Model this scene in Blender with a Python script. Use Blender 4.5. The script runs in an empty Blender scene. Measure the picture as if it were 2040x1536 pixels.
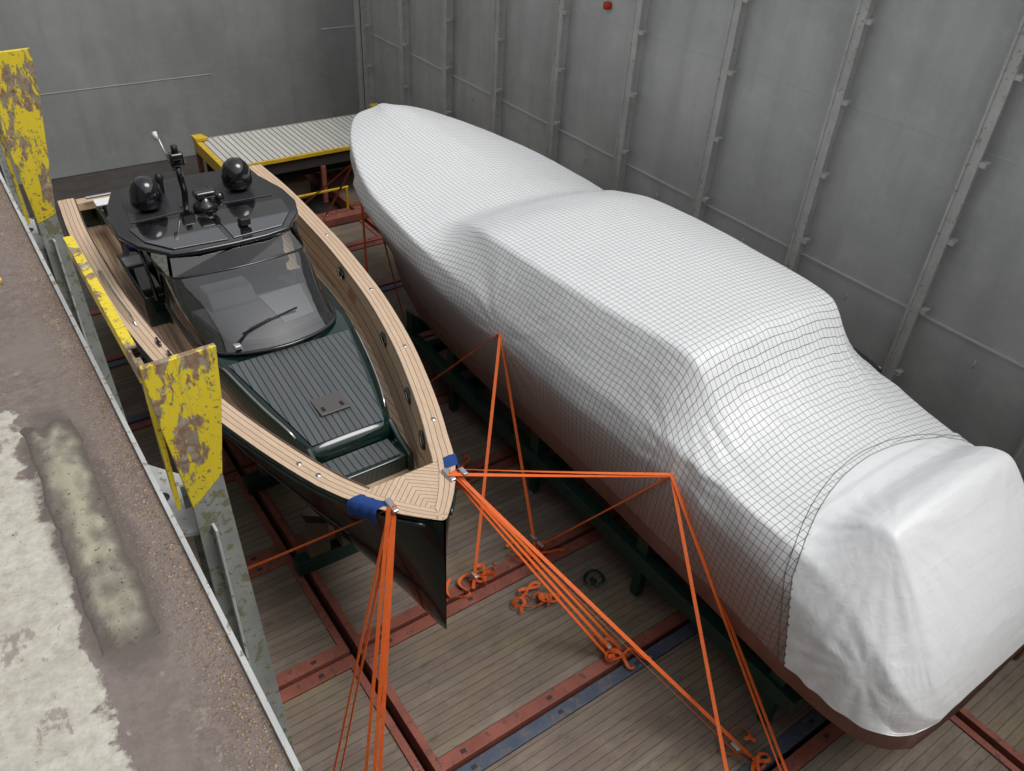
import bpy, math, random
import numpy as np
from mathutils import Vector, Matrix, noise as mnoise
random.seed(7)
C=bpy.context; D=bpy.data
# ------------------------------------------------------------------ materials
class M:
    def __init__(s,name,base=(.5,.5,.5),rough=.5,metal=0.0,**kw):
        s.m=D.materials.new(name); s.m.use_nodes=True; s.nt=s.m.node_tree
        s.b=s.nt.nodes['Principled BSDF']
        s.set('Base Color',base); s.set('Roughness',rough); s.set('Metallic',metal)
        for k,v in kw.items(): s.set(k.replace('_',' '),v)
    def link(s,a,b): s.nt.links.new(a,b)
    def put(s,inp,v):
        if v is None: return
        if isinstance(v,bpy.types.NodeSocket): s.link(v,inp)
        elif isinstance(v,(tuple,list)):
            inp.default_value=(tuple(v)+(1,)) if (inp.type=='RGBA' and len(v)==3) else tuple(v)
        else: inp.default_value=v
    def set(s,k,v): s.put(s.b.inputs[k],v)
    def co(s,kind='Object',scale=(1,1,1),rot=(0,0,0)):
        t=s.nt.nodes.new('ShaderNodeTexCoord'); mp=s.nt.nodes.new('ShaderNodeMapping')
        s.link(t.outputs[kind],mp.inputs[0]); mp.inputs['Scale'].default_value=scale; mp.inputs['Rotation'].default_value=rot
        return mp.outputs[0]
    def noise(s,sc,det=5,vec=None,rough=.6,dist=0,out='Fac'):
        n=s.nt.nodes.new('ShaderNodeTexNoise'); n.inputs['Scale'].default_value=sc; n.inputs['Detail'].default_value=det
        n.inputs['Roughness'].default_value=rough; n.inputs['Distortion'].default_value=dist
        s.link(vec if vec is not None else s.co(),n.inputs['Vector']); return n.outputs[out]
    def vor(s,sc,vec=None,feat='F1'):
        n=s.nt.nodes.new('ShaderNodeTexVoronoi'); n.feature=feat; n.inputs['Scale'].default_value=sc
        s.link(vec if vec is not None else s.co(),n.inputs['Vector']); return n
    def ramp(s,f,st):
        r=s.nt.nodes.new('ShaderNodeValToRGB'); e=r.color_ramp.elements
        while len(e)<len(st): e.new(.5)
        for i,(p,c) in enumerate(st):
            e[i].position=p
            if not isinstance(c,(tuple,list)): c=(c,c,c)
            e[i].color=tuple(c)+(1,)
        s.link(f,r.inputs[0]); return r.outputs[0]
    def mix(s,f,a,b,mode='MIX'):
        n=s.nt.nodes.new('ShaderNodeMix'); n.data_type='RGBA'; n.blend_type=mode
        s.put(n.inputs[0],f); s.put(n.inputs[6],a); s.put(n.inputs[7],b); return n.outputs[2]
    def ma(s,op,a,b=None,c=None):
        n=s.nt.nodes.new('ShaderNodeMath'); n.operation=op; s.put(n.inputs[0],a); s.put(n.inputs[1],b)
        if c is not None: s.put(n.inputs[2],c)
        return n.outputs[0]
    def xyz(s,v):
        n=s.nt.nodes.new('ShaderNodeSeparateXYZ'); s.link(v,n.inputs[0]); return n.outputs
    def bump(s,h,strength=.3,dist=.01,prev=None):
        n=s.nt.nodes.new('ShaderNodeBump'); n.inputs['Strength'].default_value=strength; n.inputs['Distance'].default_value=dist
        s.link(h,n.inputs['Height']); 
        if prev is not None: s.link(prev,n.inputs['Normal'])
        s.link(n.outputs[0],s.b.inputs['Normal']); return n.outputs[0]

def painted(name,col,col2,rust=.0,rough=.55,sc=2.0,streak=True,rustcol=(.12,.05,.03)):
    m=M(name,rough=rough)
    a=m.noise(sc,6); c=m.mix(m.ramp(a,[(.35,0),(.7,1)]),col,col2)
    if streak:
        s=m.noise(1.0,5,m.co(scale=(5,5,.35))); c=m.mix(m.ma('MULTIPLY',m.ramp(s,[(.45,0),(.75,1)]),.35),c,tuple(x*.55 for x in col))
    if rust>0:
        r=m.noise(sc*4,8,rough=.7); f=m.ramp(r,[(1-rust-.04,0),(1-rust,1)]); c=m.mix(f,c,rustcol)
        m.bump(f,.3,.004)
    m.set('Base Color',c); m.set('Roughness',m.ramp(a,[(.3,rough-.1),(.7,rough+.12)])); return m.m

def mk_wall(name,k):
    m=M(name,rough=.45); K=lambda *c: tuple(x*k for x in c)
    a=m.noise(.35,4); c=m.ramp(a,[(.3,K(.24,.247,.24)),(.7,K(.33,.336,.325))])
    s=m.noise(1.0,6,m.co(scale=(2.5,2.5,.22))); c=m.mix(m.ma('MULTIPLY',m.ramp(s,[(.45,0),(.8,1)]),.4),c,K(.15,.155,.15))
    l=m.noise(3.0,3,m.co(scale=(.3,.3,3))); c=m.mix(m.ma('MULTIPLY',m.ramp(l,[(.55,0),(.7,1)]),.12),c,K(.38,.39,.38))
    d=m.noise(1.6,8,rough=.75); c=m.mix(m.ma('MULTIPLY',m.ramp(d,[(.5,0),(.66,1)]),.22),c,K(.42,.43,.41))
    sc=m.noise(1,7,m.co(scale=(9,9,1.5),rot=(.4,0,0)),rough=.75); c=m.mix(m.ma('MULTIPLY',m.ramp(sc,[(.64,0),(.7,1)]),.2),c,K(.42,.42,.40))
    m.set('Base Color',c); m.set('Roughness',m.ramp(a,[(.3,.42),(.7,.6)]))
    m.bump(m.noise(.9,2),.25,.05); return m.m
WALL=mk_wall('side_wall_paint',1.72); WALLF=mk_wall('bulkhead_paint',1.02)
STIFF=painted('stiffener_steel',(.46,.465,.45),(.58,.58,.555),rust=.38,rough=.5,sc=3,rustcol=(.36,.31,.25))
WELD=M('weld_seam',(.60,.61,.60),.5).m
def mk_planks():
    m=M('floor_planks',rough=.8)
    v=m.co(); y=m.xyz(v)[1]; x=m.xyz(v)[0]
    p=m.ma('DIVIDE',y,.115); fr=m.ma('FRACT',p); idx=m.ma('FLOOR',p)
    wn=m.nt.nodes.new('ShaderNodeTexWhiteNoise'); wn.noise_dimensions='1D'; m.link(idx,wn.inputs['W'])
    c=m.mix(wn.outputs['Value'],(.185,.14,.108),(.245,.195,.155))
    g=m.noise(1,6,m.co(scale=(1.5,22,1))); c=m.mix(m.ma('MULTIPLY',m.ramp(g,[(.4,0),(.65,1)]),.45),c,(.11,.082,.063))
    b=m.noise(.9,6,rough=.65); c=m.mix(m.ma('MULTIPLY',m.ramp(b,[(.42,0),(.7,1)]),.6),c,(.13,.095,.08))
    b2=m.noise(1.6,7,rough=.7); c=m.mix(m.ma('MULTIPLY',m.ramp(b2,[(.52,0),(.72,1)]),.5),c,(.31,.255,.205))
    b3=m.noise(.6,3,m.co(scale=(1,1.6,1))); c=m.mix(m.ma('MULTIPLY',m.ramp(b3,[(.52,0),(.68,1)]),.45),c,(.25,.20,.09))
    sp=m.noise(40,3); c=m.mix(m.ramp(sp,[(.68,0),(.72,1)]),c,(.34,.29,.23))
    dk=m.noise(1,5,m.co(scale=(2.2,9,1)),rough=.7); c=m.mix(m.ma('MULTIPLY',m.ramp(dk,[(.58,0),(.68,1)]),.6),c,(.07,.055,.045))
    gap=m.ma('LESS_THAN',fr,.07); c=m.mix(m.ma('MULTIPLY',gap,.8),c,(.04,.032,.027))
    m.set('Base Color',c); h=m.ma('SUBTRACT',m.ma('MULTIPLY',g,.4),gap); m.bump(h,.5,.008); return m.m
PLANK=mk_planks()
RED=painted('red_oxide_steel',(.22,.062,.040),(.31,.10,.07),rust=.40,rough=.6,sc=3,rustcol=(.11,.06,.05))
BLUE=painted('blue_steel',(.05,.07,.11),(.08,.10,.135),rust=.42,rough=.5,sc=3,rustcol=(.13,.10,.09))
GREEN=painted('green_steel',(.005,.030,.021),(.008,.045,.03),rust=.2,rough=.5,sc=3)
DECKDARK=painted('hold_bottom_steel',(.03,.026,.024),(.055,.045,.04),rough=.8)
GREYST=painted('grey_steel',(.25,.265,.25),(.36,.37,.35),rust=.43,rough=.55,sc=3.5,rustcol=(.18,.175,.10))
LGREY=painted('light_grey_steel',(.42,.43,.42),(.52,.53,.51),rust=.40,rough=.5,sc=3,rustcol=(.25,.22,.18))
def mk_yellow():
    m=M('worn_yellow_paint',rough=.55)
    a=m.noise(3,5); c=m.mix(a,(.70,.52,.015),(.80,.64,.04))
    z=m.co(scale=(9,9,3.2)); r=m.noise(1.0,9,z,rough=.72,dist=.4)
    big=m.noise(1.0,3,m.co(scale=(3,3,2.2)))
    r=m.ma('ADD',r,m.ma('MULTIPLY',m.ma('SUBTRACT',big,.5),.5))
    f=m.ramp(r,[(.515,0),(.535,1)])
    rc=m.ramp(m.noise(9,6),[(.3,(.16,.08,.045)),(.45,(.30,.26,.19)),(.55,(.24,.13,.07)),(.68,(.38,.37,.32))])
    sp=m.noise(38,4); f2=m.ramp(sp,[(.60,0),(.64,1)])
    c=m.mix(f2,c,(.28,.22,.1)); c=m.mix(f,c,rc)
    st=m.noise(1,6,m.co(scale=(22,22,1.2)),rough=.7); c=m.mix(m.ma('MULTIPLY',m.ramp(st,[(.56,0),(.66,1)]),.5),c,(.30,.20,.09))
    m.set('Base Color',c); m.bump(m.ma('SUBTRACT',1.0,f),.5,.003); return m.m
YEL=mk_yellow()
YELC=painted('yellow_paint',(.60,.38,.015),(.68,.46,.03),rust=.38,rough=.5,sc=3,rustcol=(.25,.15,.06))
def mk_coam():
    m=M('weathered_deck_paint',rough=.8)
    v=m.co(); X=m.xyz(v)
    n=m.noise(4,9,rough=.68); n2=m.noise(26,6,rough=.65); n3=m.noise(1.7,5)
    brown=m.ramp(n2,[(.25,(.12,.09,.08)),(.5,(.175,.135,.122)),(.75,(.25,.205,.18))])
    brown=m.mix(m.ma('MULTIPLY',m.ramp(n3,[(.45,0),(.6,1)]),.6),brown,(.20,.165,.15))
    light=m.ramp(n2,[(.3,(.36,.335,.28)),(.5,(.46,.44,.375)),(.7,(.55,.53,.465))])
    a=m.ma('ADD',m.ma('MULTIPLY',m.ma('ADD',X[0],.06),-8.0),m.ma('MULTIPLY',m.ma('SUBTRACT',n,.5),4.0))
    b=m.ma('ADD',m.ma('MULTIPLY',m.ma('SUBTRACT',4.0,X[1]),2.5),m.ma('MULTIPLY',m.ma('SUBTRACT',n,.5),4.0))
    f=m.ma('MINIMUM',a,b); f=m.ramp(f,[(.28,0),(.46,1)])
    c=m.mix(f,brown,light)
    fl=m.ramp(m.noise(9,8,rough=.7),[(.61,0),(.64,1)]); c=m.mix(m.ma('MULTIPLY',fl,.45),c,(.36,.32,.25))
    fl2=m.ramp(m.noise(3.2,9,m.co(scale=(1.6,.8,1)),rough=.72),[(.59,0),(.62,1)]); c=m.mix(m.ma('MULTIPLY',fl2,.6),c,(.18,.14,.12))
    gr=m.noise(2.2,8,rough=.75); c=m.mix(m.ma('MULTIPLY',m.ramp(gr,[(.45,0),(.7,1)]),.35),c,(.22,.19,.16))
    # damp stain around the filler patch
    dx=m.ma('POWER',m.ma('DIVIDE',m.ma('SUBTRACT',X[0],.04),.17),2.0); dy=m.ma('POWER',m.ma('DIVIDE',m.ma('SUBTRACT',X[1],2.95),.92),4.0)
    st=m.ramp(m.ma('ADD',m.ma('ADD',dx,dy),m.ma('MULTIPLY',m.ma('SUBTRACT',n,.5),1.6)),[(.55,1),(1.0,0)])
    c=m.mix(m.ma('MULTIPLY',st,.75),c,(.105,.083,.073))
    g=m.ma('MULTIPLY',m.ramp(X[0],[(.12,0),(.26,1)]),m.ramp(m.vor(70).outputs['Distance'],[(.3,1),(.5,0)]))
    c=m.mix(g,c,m.ramp(m.noise(60,3),[(.35,(.12,.07,.04)),(.55,(.30,.22,.14)),(.7,(.46,.38,.27))]))
    sp=m.ramp(m.noise(70,2),[(.70,0),(.73,1)]); c=m.mix(sp,c,(.09,.05,.038))
    m.set('Base Color',c); m.bump(m.ma('ADD',n2,m.ma('ADD',g,m.ma('MULTIPLY',f,-.5))),.7,.007); return m.m
COAM=mk_coam()
def mk_patch():
    m=M('filler_patch',rough=.6); n=m.noise(22,8,rough=.7); X=m.xyz(m.co())
    z=X[2]
    c=m.ramp(n,[(.3,(.12,.105,.09)),(.5,(.20,.18,.15)),(.7,(.30,.275,.225))])
    n1=m.noise(6,5)
    cen=m.ma('SUBTRACT',1.0,m.ma('MULTIPLY',m.ma('ABSOLUTE',m.ma('SUBTRACT',X[0],.03)),11.0))
    c=m.mix(m.ma('MULTIPLY',m.ramp(m.ma('ADD',n1,m.ma('MULTIPLY',cen,.25)),[(.52,0),(.72,1)]),.8),c,(.40,.38,.27))
    rim=m.ramp(m.ma('MULTIPLY',m.ma('SUBTRACT',z,6.398),40.0),[(.2,1),(.85,0)]); c=m.mix(m.ma('MULTIPLY',rim,.95),c,(.10,.08,.07))
    c=m.mix(m.ramp(m.noise(60,2),[(.66,0),(.7,1)]),c,(.06,.04,.03))
    m.set('Base Color',c); m.bump(n,.9,.012); return m.m
PATCH=mk_patch()
def mk_wrap(net=True):
    m=M('shrink_wrap_netted' if net else 'shrink_wrap_cover',rough=.42)
    v=m.co(); X=m.xyz(v)
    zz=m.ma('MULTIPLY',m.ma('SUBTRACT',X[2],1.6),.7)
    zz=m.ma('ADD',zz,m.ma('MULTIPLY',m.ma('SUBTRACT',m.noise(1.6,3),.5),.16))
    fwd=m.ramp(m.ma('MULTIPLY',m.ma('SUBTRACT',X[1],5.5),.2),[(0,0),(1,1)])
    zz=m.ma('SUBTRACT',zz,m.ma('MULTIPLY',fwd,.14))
    # shade and floor bounce painted down the sides, plus reddish hull seen through film
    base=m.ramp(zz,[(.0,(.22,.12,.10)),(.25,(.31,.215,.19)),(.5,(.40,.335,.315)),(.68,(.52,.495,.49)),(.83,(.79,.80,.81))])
    if not net: base=m.ramp(zz,[(0,(.72,.72,.72)),(.5,(.80,.81,.82))])
    w1=m.noise(1,4,m.co(scale=(7,1.3,7),rot=(0,0,.5)),dist=.6)
    w3=m.noise(1,3,m.co(scale=(9,2.5,1.2),rot=(.3,.2,-.5)),dist=.5)
    mask=m.ramp(m.noise(.7,2),[(.35,.1),(.65,1)])
    h=m.ma('MULTIPLY',m.ma('ADD',w1,w3),mask)
    m.set('Roughness',.42 if net else .40)
    if net:
        dist=m.noise(1.2,2,m.co('UV',scale=(.10,.10,1)),out='Color')
        uv=m.nt.nodes.new('ShaderNodeVectorMath'); uv.operation='MULTIPLY_ADD'
        m.link(dist,uv.inputs[0]); uv.inputs[1].default_value=(1.1,1.1,0); m.link(m.co('UV'),uv.inputs[2])
        U=m.xyz(uv.outputs[0])
        def ln(s_):
            f=m.ma('FRACT',s_); return m.ma('LESS_THAN',f,.078)
        l=m.ma('MAXIMUM',ln(U[0]),ln(U[1]))
        base=m.mix(m.ma('MULTIPLY',l,.88),base,(.05,.055,.06))
        m.bump(m.ma('ADD',h,m.ma('MULTIPLY',l,.12)),.32,.045)
    else:
        w4=m.noise(1,2,m.co(scale=(10,10,1.6),rot=(.25,.5,.3)),dist=.5,rough=.4)
        w5=m.noise(1,2,m.co(scale=(1.6,10,10),rot=(.2,.1,.6)),dist=.5,rough=.4)
        m.bump(m.ma('ADD',m.ma('MULTIPLY',w5,.6),m.ma('MULTIPLY',w4,.6)),.24,.05)
    m.set('Base Color',base); return m.m
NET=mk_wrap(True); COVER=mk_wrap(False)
def stripe(name,base,base2,line,lw=.12,rough=.5,kind='UV',noisev=.4):
    m=M(name,rough=rough); X=m.xyz(m.co(kind)); f=m.ma('FRACT',X[0]); idx=m.ma('FLOOR',X[0])
    wn=m.nt.nodes.new('ShaderNodeTexWhiteNoise'); wn.noise_dimensions='1D'; m.link(idx,wn.inputs['W'])
    c=m.mix(wn.outputs['Value'],base,base2)
    g=m.noise(1,4,m.co(scale=(30,3,30))); c=m.mix(m.ma('MULTIPLY',m.ramp(g,[(.45,0),(.7,1)]),noisev),c,tuple(x*.75 for x in base))
    l=m.ma('LESS_THAN',f,lw); c=m.mix(l,c,line); m.set('Base Color',c); m.bump(m.ma('MULTIPLY',l,-1),.3,.002); return m.m
TEAK=stripe('teak_deck',(.64,.46,.31),(.70,.52,.37),(.13,.095,.075),lw=.11)
BLKTEAK=stripe('grey_plank_deck',(.095,.105,.11),(.11,.12,.125),(.004,.004,.004),lw=.15,rough=.32,noisev=.2)
SLAT=stripe('grating_slats',(.50,.50,.46),(.58,.57,.53),(.08,.07,.055),lw=.2,rough=.6)
HULLG=M('dark_green_gelcoat',(.003,.018,.015),.08,Coat_Weight=.6,Coat_Roughness=.03).m
HULLD=M('dark_green_topsides',(.002,.010,.009),.12,Specular_IOR_Level=.4).m
BLKG=M('black_gloss',(.006,.006,.008),.07,Coat_Weight=.8).m
BLKGL=M('black_roof_glass',(.012,.012,.014),.04,Coat_Weight=1.0,Coat_IOR=2.2,Coat_Roughness=.02).m
BLKM=M('black_matte',(.012,.012,.013),.5).m
BLKV=M('black_upholstery',(.02,.02,.022),.6).m
CHROME=M('polished_steel',(.75,.75,.75),.15,1.0).m
ALU=M('grey_aluminium',(.5,.5,.5),.4,.7).m
WHITE=M('white_cloth',(.78,.78,.78),.8).m
BLUECL=M('blue_cloth',(.01,.05,.22),.8).m
HATCH=M('grey_hatch',(.10,.09,.088),.35).m
DASH=M('grey_dash',(.22,.22,.225),.6).m
DASHL=M('pale_dash_grey',(.55,.56,.57),.5).m
def mk_orange():
    m=M('orange_webbing',rough=.65); n=m.noise(20,3); m.set('Base Color',m.mix(n,(.66,.10,.012),(.84,.17,.03))); return m.m
ORG=mk_orange()
def mk_glass(name,tint,refl=.0):
    m=D.materials.new(name); m.use_nodes=True; nt=m.node_tree; nt.nodes.clear()
    o=nt.nodes.new('ShaderNodeOutputMaterial'); mx=nt.nodes.new('ShaderNodeMixShader'); t=nt.nodes.new('ShaderNodeBsdfTransparent')
    g=nt.nodes.new('ShaderNodeBsdfGlossy'); g.inputs['Roughness'].default_value=.02; g.inputs['Color'].default_value=(1,1,1,1)
    f=nt.nodes.new('ShaderNodeFresnel'); f.inputs['IOR'].default_value=1.55
    t.inputs['Color'].default_value=tuple(tint)+(1,)
    a=nt.nodes.new('ShaderNodeMath'); a.operation='ADD'; a.inputs[1].default_value=refl; nt.links.new(f.outputs[0],a.inputs[0])
    nt.links.new(a.outputs[0],mx.inputs[0]); nt.links.new(t.outputs[0],mx.inputs[1]); nt.links.new(g.outputs[0],mx.inputs[2]); nt.links.new(mx.outputs[0],o.inputs[0])
    return m
GLASS=mk_glass('tinted_windscreen_glass',(.50,.51,.52),.13)
GLASS2=mk_glass('clear_side_glass',(.65,.67,.67),.07)
BOTTOM=painted('antifouling_paint',(.20,.095,.075),(.28,.15,.125),rough=.6,sc=2)
TIMBER=painted('timber',(.10,.068,.042),(.14,.10,.065),rough=.85,sc=5)

# ------------------------------------------------------------------ geometry helpers
def top(name,loc):
    e=D.objects.new(name,None); e.empty_display_size=.3; e.location=loc; C.collection.objects.link(e); return e
def mesh(name,v,f,mats,parent=None,uv=None,smooth=False,mi=None):
    me=D.meshes.new(name); me.from_pydata([tuple(map(float,p)) for p in v],[],f)
    for m in (mats if isinstance(mats,(list,tuple)) else [mats]): me.materials.append(m)
    if uv is not None:
        l=me.uv_layers.new(name='UVMap')
        for lp in me.loops: l.data[lp.index].uv=uv[lp.vertex_index]
    if mi is not None:
        for p,k in zip(me.polygons,mi): p.material_index=k
    if smooth:
        for p in me.polygons: p.use_smooth=True
    me.update(); o=D.objects.new(name,me); C.collection.objects.link(o)
    if parent is not None:
        o.parent=parent; o.matrix_parent_inverse=Matrix.Translation(-Vector(parent.location))
    return o
def grid(name,P,mat,parent=None,uvf=None,smooth=True,closed=False,mif=None,caps=False):
    n=len(P); k=len(P[0]); v=[p for r in P for p in r]; f=[];mi=[]
    for i in range(n-1):
        for j in range(k if closed else k-1):
            j2=(j+1)%k; f.append((i*k+j,i*k+j2,(i+1)*k+j2,(i+1)*k+j)); mi.append(mif(i,j) if mif else 0)
    if caps: f.append(tuple(range(k-1,-1,-1))); f.append(tuple((n-1)*k+j for j in range(k))); mi+= [0,0]
    uv=[uvf(i,j,P[i][j]) for i in range(n) for j in range(k)] if uvf else None
    return mesh(name,v,f,mat,parent,uv,smooth,mi)
def box(name,x0,x1,y0,y1,z0,z1,mat,parent=None,bev=.0,uv=None):
    v=[(x,y,z) for z in (z0,z1) for y in (y0,y1) for x in (x0,x1)]
    f=[(0,2,3,1),(4,5,7,6),(0,1,5,4),(2,6,7,3),(0,4,6,2),(1,3,7,5)]
    o=mesh(name,v,f,mat,parent,uv=[uv(p) for p in v] if uv else None)
    if bev>0:
        b=o.modifiers.new('b','BEVEL'); b.width=bev; b.segments=2; b.limit_method='ANGLE'
        for p in o.data.polygons: p.use_smooth=True
        o.modifiers.new('w','WEIGHTED_NORMAL')
    return o
def prism(name,pts,z0,z1,mat,parent=None,bev=0,axis='z',uv=None):
    """pts polygon in the plane normal to axis"""
    def w(a,b,c):
        return (a,b,c) if axis=='z' else ((a,c,b) if axis=='y' else (c,a,b))
    n=len(pts); v=[w(p[0],p[1],z0) for p in pts]+[w(p[0],p[1],z1) for p in pts]
    f=[tuple(range(n-1,-1,-1)),tuple(range(n,2*n))]+[(i,(i+1)%n,n+(i+1)%n,n+i) for i in range(n)]
    o=mesh(name,v,f,mat,parent,uv=[uv(p) for p in v] if uv else None)
    if bev>0:
        b=o.modifiers.new('b','BEVEL'); b.width=bev; b.segments=3; b.limit_method='ANGLE'
        for p in o.data.polygons: p.use_smooth=True
        o.modifiers.new('w','WEIGHTED_NORMAL')
    return o
def sweep(name,path,a,b=None,mat=None,parent=None,n=8,twist=0,flat_up=None):
    b=b or a; P=[Vector(p) for p in path]; rings=[]
    for i,p in enumerate(P):
        d=(P[min(i+1,len(P)-1)]-P[max(i-1,0)]).normalized()
        up=Vector((0,0,1)) if abs(d.z)<.97 else Vector((0,1,0))
        s=d.cross(up).normalized(); u=s.cross(d).normalized()
        t=twist*i/max(1,len(P)-1); s,u=s*math.cos(t)+u*math.sin(t),-s*math.sin(t)+u*math.cos(t)
        rings.append([p+s*a*math.cos(2*math.pi*k/n)+u*b*math.sin(2*math.pi*k/n) for k in range(n)])
    return grid(name,rings,mat,parent,closed=True,caps=True)
def ribbon(name,path,w,th,mat,parent,twist=0,ph=0):
    P=[Vector(p) for p in path]; rings=[]
    for i,p in enumerate(P):
        d=(P[min(i+1,len(P)-1)]-P[max(i-1,0)]).normalized()
        up=Vector((0,0,1)) if abs(d.z)<.97 else Vector((0,1,0))
        s=d.cross(up).normalized(); u=s.cross(d).normalized()
        t=ph+twist*i/max(1,len(P)-1); s,u=s*math.cos(t)+u*math.sin(t),-s*math.sin(t)+u*math.cos(t)
        rings.append([p+s*w*a+u*th*b for a,b in ((-1,-1),(1,-1),(1,1),(-1,1))])
    return grid(name,rings,mat,parent,closed=True,caps=True,smooth=False)
def revolve(name,c,prof,mat,parent=None,n=24):
    rings=[[ (c[0]+r*math.cos(2*math.pi*k/n),c[1]+r*math.sin(2*math.pi*k/n),c[2]+z) for k in range(n)] for r,z in prof]
    return grid(name,rings,mat,parent,closed=True,caps=True)
def pchip(xs,ys,x):
    xs=np.array(xs,float);ys=np.array(ys,float);h=np.diff(xs);dl=np.diff(ys)/h;m=np.zeros_like(ys)
    m[0]=dl[0];m[-1]=dl[-1]
    for i in range(1,len(xs)-1):
        if dl[i-1]*dl[i]>0: m[i]=2*dl[i-1]*dl[i]/(dl[i-1]+dl[i])
    x=np.clip(x,xs[0],xs[-1]); i=min(max(int(np.searchsorted(xs,x))-1,0),len(h)-1); t=(x-xs[i])/h[i]
    return float((2*t**3-3*t**2+1)*ys[i]+(t**3-2*t**2+t)*h[i]*m[i]+(-2*t**3+3*t**2)*ys[i+1]+(t**3-t**2)*h[i]*m[i+1])

# ------------------------------------------------------------------ hold
XW=11.9; YW=24.0; HT=9.6
g=top('ground',(5,9,0)); box('tank_top',-6,13,-8,26,-.5,-.32,DECKDARK,g)
w=top('hold_side_wall',(XW,8,0))
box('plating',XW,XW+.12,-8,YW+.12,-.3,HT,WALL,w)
ys=[23.72-2.325*k for k in range(14)]
for k,y in enumerate(ys):
    box('stiffener_web_%d'%k,XW-.24,XW-.004,y-.012,y+.012,-.3,HT,STIFF,w)
    box('stiffener_flange_%d'%k,XW-.262,XW-.242,y-.085,y+.10,-.3,HT,STIFF,w)
    box('stiffener_lip_%d'%k,XW-.285,XW-.264,y+.06,y+.098,-.3,HT,STIFF,w)
    box('stiffener_foot_%d'%k,XW-.03,XW-.004,y+.12,y+.19,-.3,HT,WELD,w)
    for q in range(8):
        z=.55+q*1.17+.1*math.sin(k*3)
        prism('tab_%d_%d'%(k,q),[(XW-.255,z),(XW-.12,z),(XW-.255,z-.07)],y-.18,y-.087,STIFF,w,axis='y')
for k in range(len(ys)-1):
    a,b=ys[k+1]+.192,ys[k]-.014
    box('seam_low_%d'%k,XW-.03,XW-.003,a,b,2.575,2.605,WELD,w)
    box('seam_high_%d'%k,XW-.008,XW-.003,a,b,5.2,5.21,WELD,w)
    sweep('eye_%d'%k,[(XW-.05,(a+b)/2,2.35),(XW-.05,(a+b)/2,2.2)],.010,mat=WELD,parent=w)
revolve('red_disc',(XW-.05,13.2,5.4),[(.0,0),(.08,.02),(.09,.08),(.08,.14),(.0,.16)],M('red_paint',(.5,.03,.015),.5).m,w)
fw=top('end_bulkhead_wall',(3,YW,0))
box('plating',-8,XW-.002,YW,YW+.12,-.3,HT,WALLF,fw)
box('seam_a',2.3,7.0,YW-.010,YW-.003,1.9,1.912,WELD,fw); box('seam_b',10.4,XW-.3,YW-.014,YW-.003,2.78,2.8,WELD,fw)
box('corner_bar',XW-.42,XW-.27,YW-.1,YW-.003,-.3,HT,STIFF,fw)
lw=top('hatch_side_wall',(.2,8,0)); box('plating',.12,.26,-8,YW-.002,-.3,6.05,GREYST,lw)
box('return_wall',.262,XW-.002,-8,-7.9,-.3,HT,WALLF,lw)

# floor: flat racks
fl=top('cargo_floor',(5,8,0))
pitch=2.0; y0=4.05
xjo=[-3.4,2.4,8.2,14.0]
kk=0
for i in range(-6,10):
    ya=y0+i*pitch+.03; yb=y0+(i+1)*pitch-.03
    if ya>YW: break
    col=BLUE if i in(-1,4) else RED
    for j in range(3):
        if yb>(16.2 if j==0 else (18.3 if j==1 else 30)): continue
        xa,xb=max(xjo[j]+.05,.27),min(xjo[j+1]-.05,XW-.30)
        kk+=1
        box('planks_%d'%kk,xa+.10,xb-.10,ya+.17,yb-.17,-.10,.0,PLANK,fl)
        for (p,q) in ((ya,ya+.165),(yb-.165,yb)):
            box('rail_%d'%kk,xa,xb,p,q,-.25,.03,col,fl,bev=.008)
            for s in np.arange(xa+.35,xb-.3,1.24):
                box('pocket_%d'%kk,s,s+.07,p+.055,p+.105,.026,.034,DECKDARK,fl)
        for (p,q) in ((xa,xa+.097),(xb-.097,xb)):
            box('endrail_%d'%kk,p,q,ya+.167,yb-.167,-.25,.028,RED,fl,bev=.008)
# ------------------------------------------------------------------ platform at the back
pf=top('grating_platform',(7.9,19.6,1))
box('deck',5.45,10.3,18.56,20.55,1.34,1.40,SLAT,pf,uv=lambda p:(p[0]/.14,p[1]))
for a in ((5.32,5.448,18.5,20.65),(10.302,10.42,18.5,20.65)): box('side_beam',a[0],a[1],a[2],a[3],1.1,1.41,YELC,pf,bev=.01)
box('front_beam',5.45,10.3,18.5,18.558,1.30,1.40,YELC,pf,bev=.01); box('back_beam',5.45,10.3,20.552,20.65,1.12,1.39,GREYST,pf,bev=.01)
box('under_frame',5.45,10.3,18.58,18.7,1.0,1.24,DECKDARK,pf)
for x in (5.38,7.8,10.34):
    for y in (18.57,20.58): box('leg',x-.06,x+.06,y-.05,y+.05,.03,1.0 if 6<x<9 else 1.1,RED if x<8 else YELC,pf,bev=.01)
prism('corner_casting',[(5.30,20.35),(5.62,20.35),(5.55,20.68),(5.30,20.68)],1.42,1.5,YELC,pf,bev=.01); box('corner_casting_b',10.2,10.45,20.4,20.68,1.43,1.58,YELC,pf,bev=.01)
box('lower_rail',6.3,8.2,18.0,18.05,.55,.60,YELC,pf,bev=.01)
box('lower_rail_post',6.3,6.35,17.95,17.998,.03,.6,YELC,pf); box('lower_rail_post_b',8.1,8.15,17.95,17.998,.03,.6,YELC,pf)
box('timber_stack',5.9,7.6,19.0,20.3,.03,.5,TIMBER,pf,bev=.01)
box('back_panel',5.5,10.2,20.45,20.5,.03,1.1,DECKDARK,pf)
box('rack_beam',5.4,9.5,17.2,17.45,.03,.22,RED,pf,bev=.01)

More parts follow.
